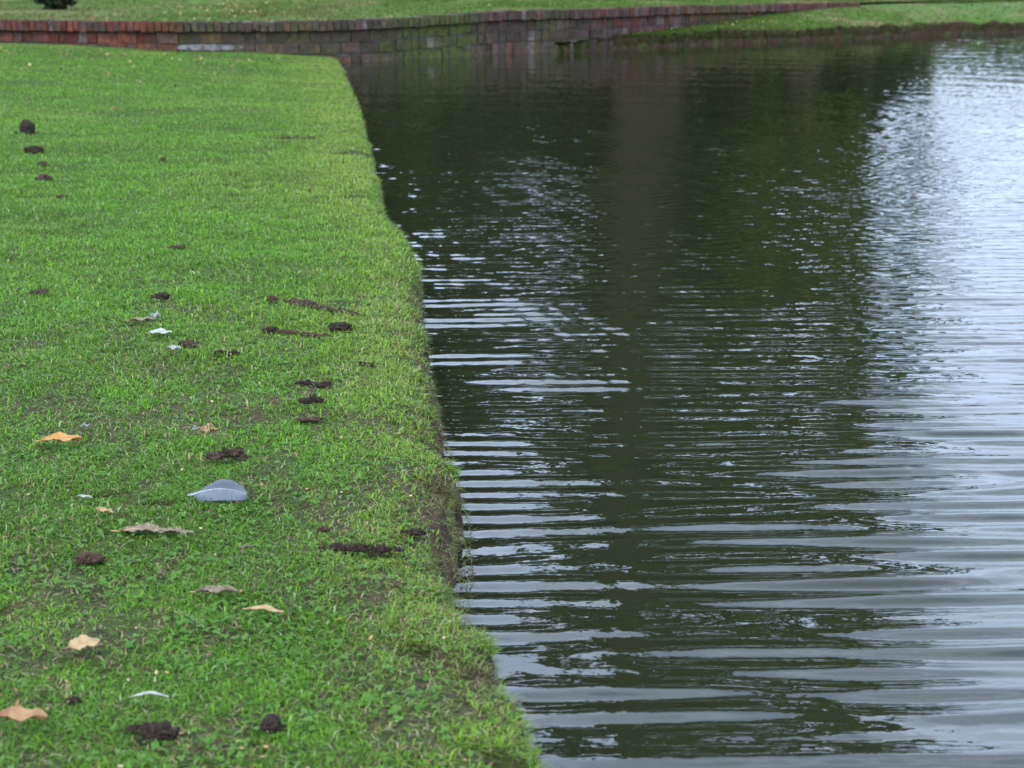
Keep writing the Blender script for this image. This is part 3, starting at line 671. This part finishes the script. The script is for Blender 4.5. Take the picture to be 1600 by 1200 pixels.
# roots and dead stems hanging over the cut bank and in the tears
n = 11000
Y = 1.4 + 15 * rng.random(n) ** 1.9; zf = rng.random(n)
X = Xe(Y) + .004 + lean_of(Y) * np.minimum(1, zf * 1.2); Z = surf(Xe(Y), Y) - .004 - zf * .09
h = .006 + .014 * rng.random(n); az_ = rng.normal(0, .9, n); lean = rng.uniform(.9, 2.6, n)
n2 = 7000; k_ = rng.integers(0, 10, n2); TWa = np.array(TW); a_ = rng.random(n2) * 6.28; r_ = rng.random(n2) ** .5
X2 = TWa[k_, 0] + np.cos(a_) * r_ * TWa[k_, 2]; Y2 = TWa[k_, 1] + np.sin(a_) * r_ * TWa[k_, 3]; ok = X2 < Xe(Y2)
X2, Y2 = X2[ok], Y2[ok]; n2 = len(X2)
X = np.concatenate([X, X2]); Y = np.concatenate([Y, Y2]); Z = np.concatenate([Z, surf(X2, Y2) - .001]); h = np.concatenate([h, .01 + .02 * rng.random(n2)])
az_ = np.concatenate([az_, rng.random(n2) * 6.28]); lean = np.concatenate([lean, rng.uniform(.6, 1.6, n2)]); n = n + n2
cc = np.array([(.10, .06, .035), (.19, .15, .09), (.06, .04, .025), (.09, .13, .03), (.15, .20, .05)])[rng.integers(0, 5, n)] * rng.uniform(.7, 1.3, (n, 1))
me = blades('roots', X, Y, Z, h, np.full(n, .0009) * np.clip(Y / 2.2, 1, 3), lean, az_, cc, cc, M['root']); tag(link('roots', me, M['root']), 'fine brown roots and dead stems along the cut turf edge', 'roots', kind='stuff')
# loose longer tufts at the edge
n = 2000; k_ = rng.random(n) ** 1.3; yt = 1.5 + 8 * k_; gate = vn(yt, yt * 0, .10, 330) > .55; yt = yt[gate]; n = len(yt)
X = Xe(yt) - .03 * rng.random(n) + .003; Z = surf(X, yt) - .003; h = .013 + .016 * rng.random(n)
cc = np.array([(.10, .19, .03), (.15, .22, .05), (.07, .14, .02)])[rng.integers(0, 3, n)] * rng.uniform(.8, 1.2, (n, 1))
me = blades('edge_tufts', X, yt, Z, h, np.full(n, .0018) * np.clip(yt / 2.5, 1, 2), np.clip(rng.normal(.8, .35, n), .1, 1.6), rng.normal(0, 1.0, n), cc * .9, cc, M['grass'])
tag(link('edge_grass', me, M['grass']), 'longer loose grass blades hanging over the water from the lawn edge', 'grass', kind='stuff')

# far grass beyond the wall and on the earth ledge
n = 130000
s = rng.random(n) * (sS[-1] - 8); d = .19 + 9 * rng.random(n) ** 1.3
x, y, nx, ny, tx, ty = wp(s); kk = np.minimum(1, d / 6); ax = nx * (1 - kk); ay = ny * (1 - kk) - kk; l = np.hypot(ax, ay); X = x - ax / l * d; Y = y - ay / l * d; Z = far_z(X, Y, d) - .004
m_ = 40000; i_ = rng.random(m_) * (nl - 2) * .85; j_ = 3.6 + rng.random(m_) ** 1.15 * 12.3; i0 = i_.astype(int); j0 = j_.astype(int); fi = (i_ - i0)[:, None]; fj = (j_ - j0)[:, None]
Q = (LEDGE[i0, j0] * (1 - fi) + LEDGE[i0 + 1, j0] * fi) * (1 - fj) + (LEDGE[i0, j0 + 1] * (1 - fi) + LEDGE[i0 + 1, j0 + 1] * fi) * fj
X = np.concatenate([X, Q[:, 0]]); Y = np.concatenate([Y, Q[:, 1]]); Z = np.concatenate([Z, Q[:, 2] - .004]); n = len(X)
br_patch = ss(.50, .68, fbm(X, Y * .5, 1.1, 400, 4)); kp = rng.random(n) > br_patch * .55; X, Y, Z, br_patch = X[kp], Y[kp], Z[kp], br_patch[kp]; n = len(X)
r = rng.random((n, 1)); cc = np.array([.055, .13, .012]) * (1 - r) + np.array([.12, .20, .03]) * r
br_patch = np.clip(br_patch + .55 * ss(.8, 2.5, -X) * vn(X, Y * .4, .8, 405), 0, 1.1); cc = cc * np.array([.92, .80, .95]); f = (br_patch * .8)[:, None]; cc = cc * (1 - f) + np.array([.17, .125, .06]) * f; cc = cc * rng.uniform(.75, 1.25, (n, 1))
me = blades('far_grass', X, Y, Z, .022 + .02 * rng.random(n), .007 + .005 * rng.random(n), np.clip(rng.normal(.8, .3, n), 0, 1.4), rng.random(n) * 6.28, cc * .85, cc, M['grass'])
tag(link('far_grass', me, M['grass']), 'patchy rough grass beyond the brick wall and on the far bank', 'grass', kind='stuff')

# scattered small fallen leaves: far ones as litter
def litter(name, X, Y, Z, size, cols, label):
    n = len(X); az = rng.random(n) * 6.28; V = np.zeros((n, 6, 3), np.float32); tz = rng.normal(0, .35, n); t2 = rng.normal(0, .35, n)
    for q, (a, b_) in enumerate(((-1, 0), (-.4, .5), (.4, .45), (1, 0), (.4, -.45), (-.4, -.5))):
        lx = (np.cos(az) * a - np.sin(az) * b_) * size; ly = (np.sin(az) * a + np.cos(az) * b_) * size
        V[:, q, 0] = X + lx; V[:, q, 1] = Y + ly; V[:, q, 2] = Z + lx * tz + ly * t2 + abs(a) * size * .25
    C = np.repeat(cols[rng.integers(0, len(cols), n)] * rng.uniform(.7, 1.2, (n, 1)), 6, 0)
    me = npmesh(name, V.reshape(-1, 3), [(6, np.arange(n * 6).reshape(-1, 6))], False, C); tag(link(name, me, M['root']), label, 'leaf litter', kind='stuff')
lc = np.array([(.40, .24, .11), (.30, .14, .06), (.20, .10, .05), (.50, .36, .20), (.42, .30, .10), (.10, .06, .04)])
n = 2600; s = rng.random(n) * (sS[-1] - 10); d = .1 + 8 * rng.random(n) ** 1.6; x, y, nx, ny, tx, ty = wp(s); X = x - nx * d; Y = y - ny * d
kp = rng.random(n) < .12 + .9 * np.exp(-((X + 3.2) / 1.3) ** 2); X, Y, d = X[kp], Y[kp], d[kp]
X2 = rng.normal(3.0, 1.0, 110); i_ = np.clip(np.interp(X2, LEDGE[:, 8, 0], np.arange(nl)), 0, nl - 2).astype(int); j_ = rng.integers(6, 16, 110); Q = LEDGE[i_, j_]
litter('leaf_litter', np.concatenate([X, Q[:, 0]]), np.concatenate([Y, Q[:, 1]]), np.concatenate([far_z(X, Y, d) + .02, Q[:, 2] + .02]), .018, lc * .7, 'brown fallen leaves scattered over the grass beyond the brick wall')
n = 420; Y = 9 + 7.6 * rng.random(n) ** .45; X = -.33 * Y + rng.random(n) * 4.5; kp = X < Xe(Y) - .1; kp &= rng.random(n) < .18 + .9 * ss(13, 16, Y) * (1 - ss(-3.2, -1.6, X)); X, Y = X[kp], Y[kp]
litter('leaf_litter', X, Y, surf(X, Y) + .012, .017, lc, 'tiny fallen leaf flecks strewn over the far part of the near lawn')
n = 900; Y = 1.5 + 6 * rng.random(n) ** 1.3; X = -.34 * Y + rng.random(n) * (.34 * Y + Xe(Y) - .03); kp = fbm(X, Y, .3, 500, 2) > .42; X, Y = X[kp], Y[kp]
litter('leaf_litter', X, Y, surf(X, Y) + .008, .0035, np.array([(.22, .12, .06), (.30, .18, .09), (.12, .06, .035), (.34, .27, .15), (.10, .06, .03)]), 'tiny brown crumbs of dead leaf caught in the near grass')

# ------------------------------------------------------------------ trees across the pond (outside the frame, seen mirrored in the water)
def crown_mesh(name, seed, shape, nclump, nleaf, lsize, cols, rad, hgt):
    r = np.random.default_rng(seed)
    # clump centres inside an egg-shaped volume
    c = []
    while len(c) < nclump:
        p = r.uniform(-1, 1, 3)
        rr = np.linalg.norm(p)
        if rr < 1 and rr > .35 + .3 * r.random():
            c.append(p)
    c = np.array(c); c[:, 2] = c[:, 2] * .5 + .5
    taper = shape(c[:, 2]); P = np.stack([c[:, 0] * rad * taper, c[:, 1] * rad * taper, c[:, 2] * hgt], -1)
    k = r.integers(0, nclump, nleaf); cs = (rad * .20) * (.6 + .7 * r.random(nclump))
    off = r.normal(0, 1, (nleaf, 3)); off /= np.linalg.norm(off, axis=1)[:, None]; off *= (r.random(nleaf) ** .4)[:, None] * cs[k][:, None]; off[:, 2] *= .65
    B = P[k] + off; n = nleaf
    a = r.normal(0, 1, (n, 3)); a /= np.linalg.norm(a, axis=1)[:, None]; b = np.cross(a, r.normal(0, 1, (n, 3))); b /= np.linalg.norm(b, axis=1)[:, None]
    sz = lsize * r.uniform(.6, 1.3, n)[:, None]
    V = np.stack([B - a * sz, B + b * sz * .5, B + a * sz, B - b * sz * .5], 1)
    col = np.array(cols)[r.integers(0, len(cols), nclump)][k] * r.uniform(.7, 1.3, (n, 1)); col = np.repeat(col, 4, 0)
    return npmesh(name, V.reshape(-1, 3), [(4, np.arange(n * 4).reshape(-1, 4))], False, col), P
def trunk_mesh(name, H, r0, r1, P, nlimb, seed, z0):
    rs = random.Random(seed); bm = bmesh.new()
    def tube(pts, rad, seg=10):
        rings = []
        for i, (p, rr) in enumerate(zip(pts, rad)):
            d = (pts[min(i + 1, len(pts) - 1)] - pts[max(i - 1, 0)]).normalized(); q = d.to_track_quat('Z', 'Y')
            rings.append([bm.verts.new(p + q @ Vector((math.cos(t) * rr * (1 + .08 * math.sin(t * 3 + i)), math.sin(t) * rr, 0))) for t in [2 * math.pi * j / seg for j in range(seg)]])
        for a, b in zip(rings, rings[1:]):
            for j in range(seg): bm.faces.new((a[j], a[(j + 1) % seg], b[(j + 1) % seg], b[j]))
    pts = [Vector((math.sin(i * .9 + seed) * .28, math.cos(i * .7 + seed) * .2, H * i / 9)) for i in range(10)]
    tube([pts[0] - Vector((0, 0, .3))] + pts, [r0 * 1.5] + [r0 * (1.25 if i == 0 else 1) * (1 - i / 9) + r1 * i / 9 for i in range(10)], 14)
    for i in range(nlimb):
        t = Vector(P[rs.randrange(len(P))]) + Vector((0, 0, z0)); b = Vector((0, 0, max(1.2, min(H * .9, t.z * rs.uniform(.45, .8)))))
        m = b.lerp(t, .5) + Vector((0, 0, .35)); tube([b, m, t], [r0 * .3, r0 * .17, .03], 6)
    me = bpy.data.meshes.new(name); bm.to_mesh(me); bm.free(); return me
egg = lambda z: np.clip(1.15 * np.sin(np.pi * np.clip(z * .9 + .08, 0, 1)) ** .55, .1, 1.2)
cone = lambda z: 1.1 - .85 * z
def tree(label, X, Y, base_z, H, trunk_h, rad, r0, seed, cols, shape=egg, nleaf=16000, nclump=70, limbs=14, lsize=.19, r1=None):
    root = empty('tree', (X, Y, base_z)); tag(root, label, 'tree', 'trees standing beyond the pond')
    cm, P = crown_mesh('crown', seed, shape, nclump, nleaf, lsize, cols, rad, H - trunk_h)
    o = link('crown', cm, M['leaf'], root); o.location.z = trunk_h
    tm = trunk_mesh('trunk', H * .86, r0, r1 or r0 * .25, P, limbs, seed, trunk_h); link('trunk', tm, M['bark'], root)
    return root
dk = [(.055, .085, .028), (.040, .062, .022), (.075, .115, .035)]; md = [(.09, .135, .035), (.07, .10, .028), (.12, .16, .045)]; br_ = [(.14, .20, .028), (.10, .15, .025), (.18, .235, .04)]
def az_x(px, Y): return (px - 800) / F * Y / cp
tree('tall tree with a thick bare brown trunk', az_x(985, 34), 34, .55, 20.5, 7.5, 2.5, .72, 1, md, limbs=16, r1=.42, nleaf=9000, nclump=34)
tree('tall dark leafy tree right of the thick brown trunk', az_x(1130, 37), 37, .6, 24, 1.0, 3.3, .28, 2, dk, nleaf=26000, nclump=110)
tree('broad olive-green tree with a low crown', az_x(1235, 35), 35, .6, 22, .8, 2.9, .3, 3, br_, nleaf=22000, nclump=90)
tree('dark tree at the right end of the group', az_x(1330, 38), 38, .6, 23, .4, 2.8, .3, 4, dk, nleaf=22000, nclump=80)
tree('mid-green tree left of the thick brown trunk', az_x(880, 38), 38, .6, 15.5, .8, 3.2, .25, 5, md, nleaf=22000, nclump=90)
tree('low dark bushy tree in the left of the group', az_x(740, 36), 36, .6, 13.4, .6, 3.2, .25, 6, dk, nleaf=18000)
tree('light green tree at the far left of the reflected group', az_x(600, 38), 38, .6, 9.5, .6, 2.8, .25, 7, br_, nleaf=18000)
tree('dark spreading tree behind the brick wall at the left', az_x(420, 40), 40, .6, 13, 2, 4.2, .35, 8, dk, nleaf=18000)
tree('dark spreading tree nearest the wall, beyond the top left of the lawn', az_x(60, 31), 31, .50, 10, 3.2, 3.0, .20, 9, md, nleaf=14000)
sb = tree('small dark leafy shrub on the grass behind the wall at the top left', az_x(128, 22.0), 22.0, .335, 1.1, -.12, .36, .02, 12, [(.02, .035, .012), (.03, .05, .014), (.04, .04, .018)], shape=lambda z: 1.1 - .5 * z, nleaf=3600, nclump=70, limbs=0, lsize=.045)
sb.name = 'shrub'; sb['category'] = 'shrub'; del sb['group']
# background wood filling the gaps between the trunks
def hedge(label, x0, x1, Y, H, seed, n, cols):
    r = np.random.default_rng(seed); X = r.uniform(x0, x1, n); hh = H * (.75 + .35 * fbm(X, X * 0, 3.5, seed)) * (1 - .75 * ss(x1 - 3.2, x1, X)); Z = .5 + hh * r.random(n) ** .9; Yv = Y + r.normal(0, 1.1, n)
    a = r.normal(0, 1, (n, 3)); a /= np.linalg.norm(a, axis=1)[:, None]; b = np.cross(a, r.normal(0, 1, (n, 3))); b /= np.linalg.norm(b, axis=1)[:, None]; B = np.stack([X, Yv, Z], -1); sz = .2
    V = np.stack([B - a * sz, B + b * sz * .6, B + a * sz, B - b * sz * .6], 1); k = (fbm(X, Z, 1.6, seed + 3) * len(cols) * .999).astype(int)
    C = np.repeat(np.array(cols)[k] * r.uniform(.7, 1.3, (n, 1)), 4, 0)
    tag(link('undergrowth', npmesh('undergrowth', V.reshape(-1, 3), [(4, np.arange(n * 4).reshape(-1, 4))], False, C), M['leaf']), label, 'undergrowth', kind='stuff')
hedge('dense undergrowth and shrubs behind the trees across the pond', -14, 10.2, 43, 8.5, 21, 60000, [dk[0], md[0], dk[1], md[1], br_[1]])
hedge('low distant shrubs past the open right side of the pond', 13, 38, 66, 3.2, 33, 26000, [dk[0], md[0], dk[1]])
